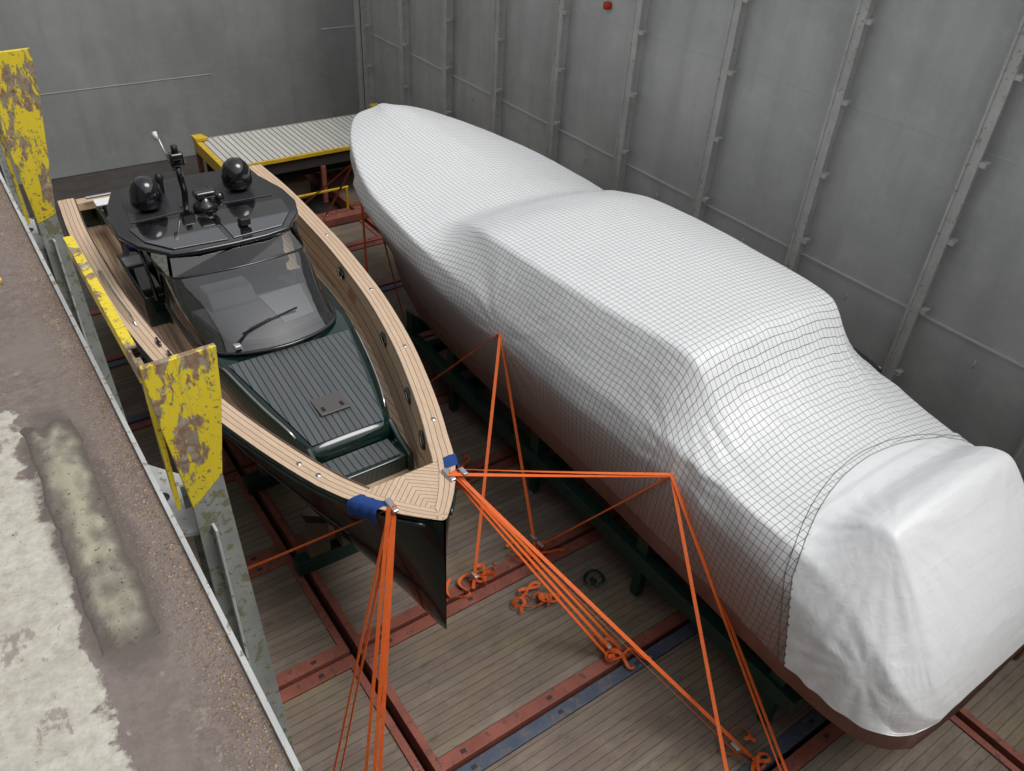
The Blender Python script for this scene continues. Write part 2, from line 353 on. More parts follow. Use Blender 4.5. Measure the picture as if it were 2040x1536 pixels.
# ------------------------------------------------------------------ hatch coaming deck
cm=top('hatch_coaming_deck',(-1,5,6.4))
box('deck_plate',-6,.33,-6,YW-.01,6.05,6.40,COAM,cm)
box('edge_flange',.332,.352,-6,YW-.01,6.12,6.425,LGREY,cm)
rows=[]
for i in range(90):
    r=[]
    for j in range(28):
        u=j/27; v=i/89; x=-.075+.22*u; y=2.2+1.5*v
        x+=.016*mnoise.noise(Vector((y*5,u*2,0)))+.008*mnoise.noise(Vector((y*17,u*2,3))); y+=.04*mnoise.noise(Vector((u*4,v*3,5)))
        e=min(1,min(u,1-u)*4)*min(1,min(v,1-v)*12); h=.016*e**1.3*(1+.9*mnoise.noise(Vector((x*18,y*9,1))))
        if e==0: h=-.006
        r.append((x,y,6.402+h))
    rows.append(r)
grid('filler_patch',rows,PATCH,cm)
for i,(x,y) in enumerate([(.2,6.3),(-.2,7.0),(.05,5.2)]):
    box('debris_%d'%i,x,x+.04,y,y+.07,6.401,6.42,YEL,cm,bev=.005)
# grit lying along the outboard edge
gv=[];gf=[]; rg=random.Random(3)
for i in range(2600):
    x=.33-abs(rg.gauss(0,.045)); y=rg.uniform(-.5,9); s=rg.uniform(.0015,.005); z=6.4005
    if x<.1: continue
    b=len(gv); gv+=[(x-s,y-s,z),(x+s,y-s*.6,z),(x+s*.8,y+s,z),(x-s*.7,y+s*.8,z),(x,y,z+s*1.2)]
    gf+=[(b,b+1,b+4),(b+1,b+2,b+4),(b+2,b+3,b+4),(b+3,b,b+4)]
mg=M('rust_grit',rough=.9); mg.set('Base Color',mg.ramp(mg.noise(90,2),[(.35,(.14,.08,.05)),(.6,(.34,.25,.16))]))
mesh('rust_grit',gv,gf,mg.m,cm)

def post(y,tl,tr,ztop,br,zbr,bl,zbl):
    p=top('cargo_guide_post',((tl+tr)/2,y,5))
    prism('cap_plate',[(tl,ztop-.01),(tr,ztop),(tr-.02,ztop-.3),(br,zbr),(bl,zbl),(tl+.02,ztop-.35)],y-.018,y+.018,YEL,p,axis='y',bev=.004)
    prism('cap_flange',[(y+.02,ztop-.02),(y+.02,zbl),(y+.08,zbl+.3),(y+.10,ztop-.02)],tl+.005,tl+.03,YEL,p,axis='x')
    bb=br+.19
    prism('column_face',[(bl,zbl-.002),(br,zbr-.002),(bb,.1),(bl+.03,.1)],y-.02,y+.012,GREYST,p,axis='y')
    prism('column_web',[(br-.022,zbr-.02),(br-.002,zbr-.02),(bb-.002,.1),(bb-.022,.1)],y+.014,y+.26,GREYST,p,axis='y')
    prism('column_back',[(bl,zbl-.05),(br-.03,zbl-.05),(bb-.03,.1),(bl+.03,.1)],y+.24,y+.258,GREYST,p,axis='y')
    prism('column_rib',[(bl+.07,zbl-.15),(bl+.085,zbl-.15),(bl+.14,.1),(bl+.125,.1)],y-.09,y-.022,LGREY,p,axis='y')
    prism('stay_plate',[(.354,y+.1),(bl+.04,y+.02),(bl+.06,y+.55),(.354,y+.9)],zbl-.25,zbl-.22,LGREY,p)
    prism('stay_plate_low',[(.27,y+.1),(bl+.04,y+.03),(bl+.06,y+.55),(.27,y+.9)],zbl-2.2,zbl-2.17,LGREY,p)
    revolve('hole',(.46,y+.4,zbl-.222),[(.0,0),(.045,.001),(.045,.004),(0,.005)],BLKM,p)
    return p
p2=post(3.5,.47,.83,6.70,.735,5.90,.55,5.73)
prism('guide_bar',[(y,z) for y,z in ((3.53,6.70),(5.0,6.66),(5.0,6.60),(3.53,6.58))],.462,.475,YEL,p2,axis='x')
box('guide_bar_flange',.455,.505,3.66,5.0,6.70,6.712,YEL,p2)
p1=post(7.4,.44,.83,7.16,.675,5.84,.52,5.78)
p3=post(-.4,.47,.83,6.7,.735,5.9,.55,5.73)
p4=post(11.3,.44,.80,6.9,.675,5.8,.52,5.7)

# ------------------------------------------------------------------ dark green motor boat
db=top('motor_boat',(3.2,10.2,1.8))
hbx=[5.0,5.12,5.35,5.7,6.3,7.25,8.5,10,12,14,15.6]; hby=[.015,.14,.34,.58,.84,1.15,1.47,1.72,1.88,1.92,1.86]
hb=lambda y:pchip(hbx,hby,y)
xc=lambda y:3.0+.035*(y-5)+.08*max(0,1-(y-5)/1.2)
zs=lambda y:pchip([5,8,12,15.6],[2.90,2.72,2.58,2.52],y)
zk=lambda y:pchip([5,5.4,7,15.6],[1.2,1.05,.8,.75],y)
pp=lambda y:pchip([5,6,8,11,15.6],[.95,.8,.55,.32,.25],y)
Y=[5.0,5.03,5.07,5.12,5.2,5.3]+list(np.arange(5.45,15.61,.25))+[15.6]
rows=[]
for y in Y:
    r=[]
    for s in (-1,1):
        ts=np.linspace(1,0,22) if s<0 else np.linspace(0,1,22)[1:]
        for t in ts:
            x=hb(y)*(t**pp(y)) if t>0 else 0
            yy=y-.0+ (-.06*(1-t) if y<5.3 else 0)
            r.append((xc(y)+s*x,yy,zk(y)+(zs(y)-zk(y))*t))
    rows.append(r)
grid('hull',rows,HULLD,db)
last=rows[-1]; mesh('transom',last,[tuple(range(len(last)))],HULLG,db)
STR=M('grey_stripe',(.10,.12,.12),.4).m
for s in (-1,1):
    sweep('rub_rail',[(xc(y)+s*(hb(y)+.012),y,zs(y)-.07) for y in Y[3:]],.018,.022,HULLG,db)
    sweep('boot_stripe',[(xc(y)+s*(hb(y)*(.55**pp(y))+.003),y,zk(y)+(zs(y)-zk(y))*.55) for y in Y[9:]],.004,.008,STR,db)
CW=.27
def inh(y): return max(hb(y)-CW, 0.0)
def hullx(y,z): 
    t=max(0,(z-zk(y))/(zs(y)-zk(y))); return hb(y)*t**pp(y)
YI=5.85
Yc=[y for y in Y if y>YI]; Yc=[YI]+Yc
sole=lambda y:pchip([5.8,6.15,6.7,7.4,15.6],[2.42,2.30,2.02,1.98,1.95],y)
def inlow(y): return min(inh(y),hullx(y,sole(y))-.03)
for s in (-1,1):
    rows=[]
    for y in Yc: rows.append([(xc(y)+s*(hb(y)+.01-q*(CW+.01)/8.0),y,zs(y)+.035*(1-(q/8-.5)**2*.6)) for q in range(9)])
    grid('gunwale_cap',rows,TEAK,db,uvf=lambda i,j,p:(j/8*4.0+.06,p[1]))
    ol=[[(p[0],p[1],p[2]),(p[0]+s*.004,p[1],p[2]-.06)] for p in [r[0] for r in rows]]
    grid('cap_edge',ol,HULLG,db)
    rows2=[]
    for i,y in enumerate(Yc):
        zt=zs(y)+.035*.85
        rows2.append([(xc(y)+s*(inh(y)+(inlow(y)-inh(y))*q/6),y,zt-(zt-sole(y))*q/6) for q in range(7)])
    grid('bulwark_lining',rows2,TEAK,db,uvf=lambda i,j,p:(j/6*3.0+.06,p[1]))
    sweep('cap_inner_trim',[(xc(y)+s*inh(y),y,zs(y)+.033) for y in Yc],.012,.012,TEAK,db)
Yb=[y for y in Y if y<=YI]+[YI]
rows=[[(xc(y)+(hb(y)+.01)*(q/12-1),y,zs(y)+.03) for q in range(25)] for y in Yb]
def bowuv(i,j,p):
    a=abs(p[0]-xc(p[1])); d=hb(p[1])-a
    return ((p[1]+a*.9)/.075,p[0])
grid('bow_deck',rows,TEAK,db,uvf=bowuv)
for s in (-1,1):
    mr=[[(xc(y)+s*max(0,hb(y)+.008-q*.035),y,zs(y)+.036) for q in range(7)] for y in Yb[2:]]
    grid('bow_margin',mr,TEAK,db,uvf=lambda i,j,p:(j/6*3+.06,p[1]))
y=YI; mesh('bow_step',[(xc(y)-inh(y),y,zs(y)+.03),(xc(y)+inh(y),y,zs(y)+.03),(xc(y)+inh(y),y,2.35),(xc(y)-inh(y),y,2.35)],[(0,1,2,3)],TEAK,db,uv=[(0,0),(0,0),(2,0),(2,0)])
rows=[[(xc(y)+inlow(y)*q/8,y,sole(y)) for q in range(-8,9)] for y in Yc]
grid('teak_sole',rows,TEAK,db,uvf=lambda i,j,p:((p[0]-xc(p[1]))/.075 if p[1]>6.7 else (p[1]*.7+abs(p[0]-xc(p[1]))*.9)/.06,p[1]))
box('aft_cap',xc(15.5)-1.75,xc(15.5)+1.75,15.35,15.58,2.40,2.53,TEAK,db,uv=lambda p:(p[1]/.07,p[0]))
# coach roof
cs=[(7.15,.56,2.44),(7.35,.64,2.47),(8.0,.82,2.52),(9.0,1.0,2.58),(9.8,1.10,2.62),(10.8,1.15,2.60),(11.2,1.15,2.58)]
rows=[]
for y in np.arange(7.15,11.21,.15):
    wv=pchip([c[0] for c in cs],[c[1] for c in cs],y); zt=pchip([c[0] for c in cs],[c[2] for c in cs],y)
    half=[(wv,1.92),(wv-.01,zt-.16),(wv-.03,zt-.07),(wv-.07,zt-.02),(wv-.13,zt),(wv*.5,zt+.015),(0,zt+.02)]
    pr=[(-a,b) for a,b in half]+[(a,b) for a,b in half[::-1][1:]]
    rows.append([(xc(y)+a,y,b) for a,b in pr])
grid('coach_roof',rows,HULLG,db,caps=True)
pn=[]
for y in np.arange(7.24,9.16,.1):
    wv=.48+(.86-.48)*(y-7.24)/1.9; zt=pchip([c[0] for c in cs],[c[2] for c in cs],y)+.026
    pn.append([(xc(y)+wv*q/10,y,zt) for q in range(-10,11)])
grid('plank_panel',pn,BLKTEAK,db,uvf=lambda i,j,p:((p[0]-xc(p[1])+5)/.085,p[1]))
box('foredeck_hatch',2.90,3.30,7.62,7.98,2.535,2.56,HATCH,db,bev=.01)
for x in (2.95,3.2): box('hatch_latch',x,x+.04,7.68,7.76,2.561,2.568,BLKM,db)
# bench step
box('bench_base',2.58,3.62,6.74,7.149,1.95,2.24,HULLG,db,bev=.03)
box('bench_slats',2.66,3.54,6.80,7.13,2.241,2.255,BLKTEAK,db,uv=lambda p:(p[0]/.085+.3,p[1]))
for x in (2.51,3.60):
    prism('bench_arm',[(6.68,1.95),(6.70,2.27),(7.0,2.34),(7.25,2.47),(7.35,1.95)],x,x+.08,HULLG,db,axis='x',bev=.025)
for s in (-1,1):
    pts=[]
    for t in np.linspace(0,1,14):
        y=7.45+t*1.75; wv=pchip([c[0] for c in cs],[c[1] for c in cs],y)-.07; zt=pchip([c[0] for c in cs],[c[2] for c in cs],y)
        pts.append((xc(y)+s*wv,y,zt+.01+.055*min(1,min(t,1-t)*9)))
    sweep('handrail',pts,.014,mat=CHROME,parent=db)
# windscreen
bot=[(-1.04,11.1,2.6),(-1.03,10.4,2.6),(-.98,9.9,2.61),(-.84,9.45,2.64),(-.45,9.2,2.67),(0,9.12,2.68)]
tp=[(-1.02,11.35,3.12),(-1.02,11.0,3.17),(-.99,10.75,3.2),(-.9,10.62,3.22),(-.45,10.5,3.25),(0,10.45,3.26)]
mir=lambda L:L+[(-a,b,c) for a,b,c in L[::-1][1:]]
bot=mir(bot);tp=mir(tp)
def dens(L,n=44):
    P=np.array(L); s=np.r_[0,np.cumsum(np.linalg.norm(np.diff(P,axis=0),axis=1))]; return [tuple(pchip(s,P[:,k],q) for k in range(3)) for q in np.linspace(0,s[-1],n)]
B=dens(bot);T=dens(tp); off=3.10
rows=[[ (B[i][0]*(1-t)+T[i][0]*t+off, B[i][1]*(1-t)+T[i][1]*t, B[i][2]*(1-t)+T[i][2]*t+.05*math.sin(math.pi*t)) for i in range(44)] for t in np.linspace(0,1,7)]
grid('windscreen',rows,GLASS,db)
sweep('windscreen_base_seal',[(a+off,b,c) for a,b,c in B],.03,.02,BLKG,db)
sweep('windscreen_top_seal',[(a+off,b,c) for a,b,c in T],.018,.018,BLKG,db)
prism('dashboard',[(2.45,9.5),(3.0,9.3),(3.75,9.5),(3.95,10.5),(2.25,10.5)],2.645,2.74,DASH,db,bev=.02)
prism('dash_pale_quad',[(3.25,9.55),(3.72,9.62),(3.86,10.45),(3.2,10.4)],2.742,2.76,DASHL,db,bev=.006)  # pale flat quad lying on the right half of the dash
prism('dash_binnacle',[(10.3,2.78),(10.45,2.95),(10.85,2.9),(10.9,2.3),(10.3,2.3)],2.5,3.15,DASH,db,axis='x',bev=.02)
box('console_wall',2.25,4.0,10.95,11.25,1.98,2.6,BLKM,db,bev=.03)
sweep('wiper_arm',[(2.50,9.36,2.76),(2.75,9.48,2.86),(3.05,9.52,2.90)],.012,mat=BLKM,parent=db)
sweep('wiper_blade',[(2.62,9.44,2.83),(3.05,9.50,2.90),(3.45,9.56,2.93)],.014,mat=BLKM,parent=db)
box('wiper_foot',2.44,2.54,9.28,9.38,2.70,2.77,ALU,db,bev=.02)
sweep('steering_wheel',[(3.55+.19*math.cos(t),11.0-.09*math.sin(t)*.6,2.78+.17*math.sin(t)) for t in np.linspace(0,2*math.pi,25)],.014,mat=BLKM,parent=db)
for i,x in enumerate((2.35,3.0,3.65)):
    box('seat_base_%d'%i,x,x+.52,11.75,12.25,2.0,2.45,BLKV,db,bev=.05)
    box('seat_cushion_%d'%i,x-.02,x+.54,11.65,12.3,2.46,2.6,BLKV,db,bev=.05)
    box('seat_back_%d'%i,x,x+.52,12.28,12.42,2.5,3.0,BLKV,db,bev=.05)
box('galley_unit',2.2,4.4,12.45,13.0,1.98,2.6,HULLG,db,bev=.04)
# hard top
TOPZ=3.46
half=[(.0,10.82),(.5,10.84),(.88,10.92),(1.2,11.35),(1.34,11.8),(1.34,12.3),(1.22,12.9),(1.04,13.42),(.5,13.5),(0,13.5)]
poly=[(off+a,b) for a,b in half]+[(off-a,b) for a,b in half[::-1][1:-1]]
prism('hard_top',poly,TOPZ-.07,TOPZ,BLKG,db,bev=.03)
DKP=M('dark_panel',(.03,.03,.033),.3).m
for s in (-1,1):
    q=[(off+s*a,b) for a,b in [(.04,10.94),(.80,11.0),(1.08,11.40),(1.16,11.9),(.04,11.95)]]
    if s<0:q=q[::-1]
    prism('roof_glass_panel',q,TOPZ+.001,TOPZ+.018,BLKGL,db,bev=.006)
    q=[(off+s*a,b) for a,b in [(.3,12.15),(1.08,12.1),(1.0,12.9),(.3,12.95)]]
    if s<0:q=q[::-1]
    prism('roof_hatch_panel',q,TOPZ+.001,TOPZ+.014,DKP,db,bev=.006)
    sweep('front_pillar',[(off+s*1.02,11.0,3.15),(off+s*1.1,11.35,3.42)],.03,.02,BLKG,db)
    sweep('aft_pillar',[(off+s*1.12,12.9,2.6),(off+s*1.14,12.6,3.42)],.05,.03,BLKG,db)
    sweep('mid_pillar',[(off+s*1.1,11.3,2.58),(off+s*1.14,11.6,3.42)],.03,.02,BLKG,db)
    mesh('upper_side_glass',[(off+s*.99,10.7,3.2),(off+s*1.02,11.3,3.12),(off+s*1.14,11.6,3.42),(off+s*.92,10.95,3.42)],[(0,1,2,3)],GLASS2,db)
mesh('upper_front_glass',[(off-.95,10.66,3.22),(off,10.46,3.26),(off+.95,10.66,3.22),(off+.88,10.95,3.40),(off,10.86,3.40),(off-.88,10.95,3.40)],[(0,1,4,5),(1,2,3,4)],GLASS2,db)
for (x,y) in ((2.38,12.45),(3.80,12.55)):
    r=.235
    revolve('satellite_dome',(x,y,TOPZ),[(.0,.0),(.13,.0),(.13,.05),(r*.9,.08),(r,.14),(r,.26),(r*.93,.36),(r*.75,.44),(r*.45,.5),(0,.52)],BLKG,db)
revolve('radar_base',(3.12,12.1,TOPZ),[(0,0),(.17,0),(.19,.04),(.17,.10),(.1,.14),(.09,.2),(0,.21)],BLKG,db)
box('searchlight',2.98,3.3,12.0,12.22,TOPZ+.18,TOPZ+.30,BLKG,db,bev=.04)
revolve('camera_dome',(3.42,12.35,TOPZ),[(0,0),(.08,0),(.08,.05),(.06,.1),(0,.12)],BLKG,db)
sweep('mast_leg',[(3.05,12.9,TOPZ),(3.02,12.95,TOPZ+.45)],.05,.04,BLKG,db)
box('mast_head',2.92,3.14,12.86,13.04,TOPZ+.4,TOPZ+.62,BLKG,db,bev=.04)
revolve('mast_light',(3.03,12.95,TOPZ+.62),[(0,0),(.05,0),(.05,.1),(0,.12)],BLKM,db)
sweep('aerial',[(2.98,13.0,TOPZ+.3),(2.86,13.1,TOPZ+.82)],.016,mat=ALU,parent=db)
sweep('aerial_tip',[(2.84,13.1,TOPZ+.80),(2.82,13.1,TOPZ+.92)],.035,mat=WHITE,parent=db)
revolve('vhf_aerial',(2.72,12.95,TOPZ),[(0,0),(.04,0),(.05,.2),(.07,.25),(.05,.32),(0,.34)],BLKM,db)
box('horn',3.35,3.47,11.25,11.37,TOPZ+.019,TOPZ+.09,BLKM,db,bev=.01); box('horn_bell',3.33,3.49,11.15,11.245,TOPZ+.05,TOPZ+.16,BLKM,db,bev=.02)
# aft sun pad
box('engine_box',xc(14.3)-1.30,xc(14.3)+1.25,13.25,15.25,1.98,2.52,HULLG,db,bev=.06)
box('sun_pad',xc(14.3)-1.2,xc(14.3)+1.15,13.35,15.15,2.521,2.62,BLKV,db,bev=.05)
box('pad_rail',1.92,2.9,15.26,15.32,2.62,2.66,ALU,db,bev=.01)
box('towel_a',2.0,2.4,14.85,15.12,2.622,2.66,WHITE,db,bev=.015)
box('port_locker',1.87,2.2,11.6,13.2,1.98,2.5,HULLG,db,bev=.03)
box('towel_b',1.9,2.17,12.65,12.95,2.502,2.54,WHITE,db,bev=.01)
# fittings
for y in (6.45,7.35,8.75,10.9):
    xf=xc(y)+inh(y)-.022; z=zs(y)-.13
    sl=(inh(y+.1)-inh(y-.1)+xc(y+.1)-xc(y-.1))/.2
    E=lambda t,k=1:(xf+sl*.12*k*math.cos(t),y+.12*k*math.cos(t),z+.07*k*math.sin(t))
    sweep('fairlead',[E(t) for t in np.linspace(0,2*math.pi,21)],.026,mat=BLKG,parent=db)
    sweep('fairlead_rim',[(lambda p:(p[0]-.012,p[1],p[2]))(E(t,.72)) for t in np.linspace(0,2*math.pi,21)],.008,mat=CHROME,parent=db)
    c0=(xf+.004,y,z); mesh('fairlead_hole',[c0]+[E(t,.95) for t in np.linspace(0,2*math.pi,17)[:-1]],[(0,1+i,1+(i+1)%16) for i in range(16)],BLKM,db)
prism('courtesy_panel',[(10.25,2.25),(10.5,2.25),(10.5,2.45),(10.25,2.45)],xc(10.3)+inh(10.3)-.02,xc(10.3)+inh(10.3)-.008,M('tan_panel',(.45,.22,.12),.5).m,db,axis='x')
for (s,y) in ((1,6.55),(1,8.2),(1,9.9),(1,12.0),(-1,6.35),(-1,6.65),(-1,9.2)):
    revolve('deck_fill_cap',(xc(y)+s*(hb(y)-.12),y,zs(y)+.03),[(0,0),(.035,0),(.03,.012),(0,.014)],CHROME,db,n=12)
for (s,y) in ((1,5.55),(-1,5.46)):
    x=xc(y)+s*(hb(y)-.08)
    box('bow_chock',x-.04,x+.04,y-.11,y+.11,zs(y)+.03,zs(y)+.075,CHROME,db,bev=.02)
for y0_ in (9.6,10.0): 
    x=xc(y0_)-hb(y0_)+.2; sweep('cleat',[(x,y0_-.1,zs(y0_)+.07),(x,y0_+.1,zs(y0_)+.07)],.02,mat=BLKG,parent=db)
    sweep('cleat_foot',[(x,y0_,zs(y0_)+.02),(x,y0_,zs(y0_)+.07)],.03,mat=BLKG,parent=db)
rail=[(xc(y)-hb(y)+.12,y,zs(y)+.03+.10*min(1,min(t,1-t)*8)) for t,y in [(q/16,10.6+2.0*q/16) for q in range(17)]]
sweep('side_rail',rail,.014,mat=CHROME,parent=db)
def cloth(nm,y,s,hang=.2,wd=.2):
    rows=[]
    for i in range(10):
        yy=y+wd*(i/9-.5); wob=.01*math.sin(i*2.1)
        prof=[(hb(yy)-.13,zs(yy)+.045),(hb(yy)-.05,zs(yy)+.05),(hb(yy)+.028,zs(yy)+.035),(hb(yy)+.045,zs(yy)-.06),(hb(yy)+.03,zs(yy)-hang-.03*math.sin(i*1.7))]
        rows.append([(xc(yy)+s*(a+wob),yy,b) for a,b in prof])
    return grid(nm,rows,BLUECL,db)
cloth('chafe_cloth',5.66,-1,.16,.30); cloth('chafe_cloth',5.76,1,.2,.18)
box('blue_tie',2.0,2.2,13.0,13.2,2.6,2.65,BLUECL,db,bev=.02)
cr=top('boat_cradle',(3.2,10,.4))
for y in (7.6,9.5,12.0,14.6):
    box('cross_beam',2.3,4.2,y-.1,y+.1,.035,.28,GREEN,cr,bev=.01)
    for s in (-1,1):
        prism('chock',[(xc(y)+s*.3,.28),(xc(y)+s*.6,.28),(xc(y)+s*.6,.98),(xc(y)+s*.3,.8)][::s],y-.08,y+.08,TIMBER,cr,axis='y')
    box('keel_block',xc(y)-.15,xc(y)+.15,y-.12,y+.12,.282,.80,TIMBER,cr,bev=.01)

# ------------------------------------------------------------------ white wrapped boat
wb=top('shrink_wrapped_boat',(7.7,8,2))
WXf=lambda y:7.70-.13*max(0,min(1,(5.5-y)/2.5))+.07*max(0,min(1,(y-13)/2))
S=[ # y, hb, zs, xr, zr, zc, hbot, zbot
(15.28,.12,3.45,.03,3.46,3.47,.02,2.95),(15.16,.55,3.42,.15,3.5,3.54,.12,2.8),(14.6,.98,3.38,.40,3.52,3.60,.35,2.4),
(13.4,1.48,3.32,.7,3.46,3.55,.85,2.05),(11.9,1.86,3.22,1.0,3.34,3.44,1.46,1.95),(11.0,1.95,3.17,1.12,3.29,3.38,1.72,1.92),(10.3,1.99,3.12,1.2,3.30,3.38,1.86,1.90),
(9.4,2.0,3.06,1.42,3.58,3.70,1.92,1.88),(8.7,2.0,3.03,1.53,3.70,3.83,1.94,1.86),(7.6,1.97,3.0,1.55,3.75,3.87,1.95,1.83),
(6.2,1.94,2.98,1.45,3.79,3.90,1.95,1.79),(5.2,1.86,2.97,1.34,3.82,3.9,1.94,1.76),(5.0,1.83,2.96,1.31,3.80,3.88,1.93,1.75),(4.45,1.76,2.95,1.2,3.30,3.42,1.93,1.74),
(4.0,1.72,2.92,1.15,3.08,3.2,1.92,1.74),(3.3,1.64,2.86,1.1,2.97,3.07,1.92,1.74),(2.8,1.61,2.82,1.1,3.02,3.1,1.92,1.72),(2.42,1.60,2.76,1.10,3.26,3.33,1.92,1.68),
(2.25,1.60,2.70,1.10,3.30,3.37,1.9,1.66),(1.9,1.60,2.5,1.12,3.0,3.06,1.88,1.64),(1.5,1.6,2.25,1.2,2.55,2.6,1.8,1.62),(1.25,1.5,2.0,1.2,2.18,2.23,1.65,1.62),(1.1,1.3,1.8,1.1,1.88,1.9,1.42,1.64),(1.04,1.1,1.7,.9,1.72,1.74,1.1,1.67)]
S=S[::-1]; sy=[r[0] for r in S]; col=lambda k,y:pchip(sy,[r[k] for r in S],y)
Ys=list(np.arange(1.04,3.2,.035))+list(np.arange(3.2,15.2,.06))+[15.12,15.17,15.22,15.25,15.28]; Ys=sorted(set(round(float(q),3) for q in Ys if not (15.12<q<15.17)))
rows=[];UV=[]
for y in Ys:
    h,z1,xr,zr,zc,hbo,zbo=[col(k,y) for k in range(1,8)]
    zb=max(z1-.36,zbo+.02*(z1-zbo)); bw=h+.10 if y>1.3 else h
    if y<4: bw=max(bw,h+(hbo-h)*.6)
    if y>13: bw=h+.02
    half=[(hbo,zbo),(bw,zb),(h,z1),(xr,zr),(xr*.5,zr+(zc-zr)*.75),(0,zc)]
    dn=[]
    ns=[16,10,18,14,12]
    for q in range(5):
        for t in range(ns[q]):
            u=t/ns[q]; a,b=half[q],half[q+1]; dn.append([a[0]+(b[0]-a[0])*u,a[1]+(b[1]-a[1])*u])
    dn.append(list(half[-1])); dn=np.array(dn)
    full=np.vstack([dn*[-1,1],dn[::-1][1:]])
    f2=full.copy(); f2[1:-1]=(full[:-2]+2*full[1:-1]+full[2:])/4; full=f2
    L=np.r_[0,np.cumsum(np.linalg.norm(np.diff(full,axis=0),axis=1))]; mid=L[len(L)//2]
    tan=np.gradient(full,axis=0); nn=np.stack([-tan[:,1],tan[:,0]],1); nn/=np.linalg.norm(nn,axis=1)[:,None]+1e-9
    r=[];ru=[]; WX=WXf(y)
    for k,(a,b) in enumerate(full):
        s=L[k]-mid
        d=.012*mnoise.noise(Vector((s*.8,y*.7,0)))+.006*mnoise.noise(Vector((s*2.4,y*1.8,4)))
        for cx,cz in ((-1.32,0),(1.32,0)):
            dx=(a-cx); dy=(4.95-y); rr=math.hypot(dx,dy)
            if dy>-.1 and rr<2.2:
                ang=math.atan2(dy,dx); d+=.013*math.sin(ang*22+2*mnoise.noise(Vector((ang*3,0,7))))*min(1,rr*1.5)*max(0,1-rr/2.2)
        for cy in (7.75,4.42):
            dy=y-cy; dz=b-2.75; rr=math.hypot(dy,dz)
            if a<-1 and rr<1.3:
                ang=math.atan2(dz,dy); d+=.010*math.sin(ang*17+3*mnoise.noise(Vector((ang*2,cy,1))))*min(1,rr*3)*(1-rr/1.3)
        if 3<y<12 and b<2.9: d+=.006*mnoise.noise(Vector((y*6+b*2,b*1.0,11)))
        if y<3.0:
            for cx,cy in ((-1.1,2.25),(1.1,2.25)):
                ang=math.atan2(y-cy,a-cx); rr=math.hypot(y-cy,a-cx)
                d+=.009*math.sin(ang*19+3*mnoise.noise(Vector((ang*2,rr*.6,3))))*min(1,rr*2)*max(0,1-rr/1.3)
            # gathers fanning from the tied corner low on the quarter
            for sx in (-1,1):
                dz=b-2.15; dd=(y-1.7)+(abs(a)-1.75)*-.6; rr=math.hypot(dd,dz)
                if a*sx>0 and rr<.9:
                    ang=math.atan2(dz,dd); d+=.009*math.sin(ang*15+2*mnoise.noise(Vector((ang*2,7,sx))))*min(1,rr*5)*(1-rr/.9)
            q=max(0,1-(b-zbo)/.5); ss=(y*9+a*7)
            d+=.007*q*math.sin(ss*2.6+3*mnoise.noise(Vector((y*1.5,a*1.5,2))))
            d+=.018
        e=1 if y<15 else .2
        r.append((WX+a+nn[k,0]*d*e,y,b+nn[k,1]*d*e)); ru.append((s/.078+200.09,y/.078+.04*s*s))
    rows.append(r);UV.append(ru)
def arcY(p):
    u=(p[0]-7.58)/1.9; return 3.18-.58*u*u-(.25*max(0,2.6-p[2]))
nk=len(rows[0])
for j in range(nk):
    for i in range(1,len(rows)-1):
        p=rows[i][j]; ay=arcY(p)
        if abs(p[1]-ay)<.0175: rows[i][j]=(p[0],ay,p[2])
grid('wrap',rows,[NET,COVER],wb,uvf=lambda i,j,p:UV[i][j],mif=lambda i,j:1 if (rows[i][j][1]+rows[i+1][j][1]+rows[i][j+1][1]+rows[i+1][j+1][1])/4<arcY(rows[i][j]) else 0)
NC=M('net_cord',(.09,.09,.09),.8).m
for dy in (0,.09):
    hem=[]
    for j in range(nk):
        best=None
        for i in range(len(rows)-1):
            a,b=rows[i][j],rows[i+1][j]; fa=a[1]-arcY(a)-dy; fb=b[1]-arcY(b)-dy
            if fa*fb<=0:
                t=fa/(fa-fb+1e-9); best=tuple(a[k]+(b[k]-a[k])*t for k in range(3)); break
        if best: 
            c=Vector((7.6,best[1],2.3)); v=(Vector(best)-c).normalized()*.004; hem.append(tuple(Vector(best)+v))
    sweep('net_hem',hem,.0035,mat=NC,parent=wb,n=5)
rows=[]
for y in Ys[2:]:
    h=col(6,y);zb_=col(7,y); zk_=pchip([1,12,13.5,14.5,15.28],[.85,.95,1.3,1.9,2.8],y); zk_=min(zk_,zb_-.02); WX=WXf(y)
    half=[(h-.02,zb_+.02),(h*.98-.02,zb_-.3*(zb_-zk_)/.8),(h*.82,zk_+(zb_-zk_)*.35),(h*.4,zk_+(zb_-zk_)*.12),(0,zk_)]
    rows.append([(WX-a,y,b) for a,b in half]+[(WX+a,y,b) for a,b in half[::-1][1:]])
grid('lower_hull',rows,BOTTOM,wb,caps=True)
sweep('exposed_rub_rail',[(7.7+col(1,y)+.10+.05*math.sin((y-4.3)/1.3*math.pi),y,2.84) for y in np.arange(4.3,5.61,.1)],.03,.05,BLKG,wb)
box('blue_pad',9.68,9.74,5.0,5.25,2.82,2.92,BLUECL,wb,bev=.02)
WX=7.7
wc=top('boat_cradle.001',(7.7,7,.5)); 
for s in (-1,1):
    box('long_beam',WX+s*1.66-.09,WX+s*1.66+.09,2.2,11.2,.62,.86,GREEN,wc,bev=.01)
    for y in (2.5,4.8,7.2,9.6,11.0):
        box('leg',WX+s*1.62-.06,WX+s*1.62+.06,y-.07,y+.07,.035,.62,GREEN,wc)
        prism('pad',[(WX+s*1.2,.86),(WX+s*1.7,.86),(WX+s*1.7,1.3)][::s],y-.1,y+.1,GREEN,wc,axis='y')
for y in (2.5,4.8,7.2,9.6,11.0): box('cross_beam',WX-1.5,WX+1.5,y-.08,y+.08,.3,.5,GREEN,wc)
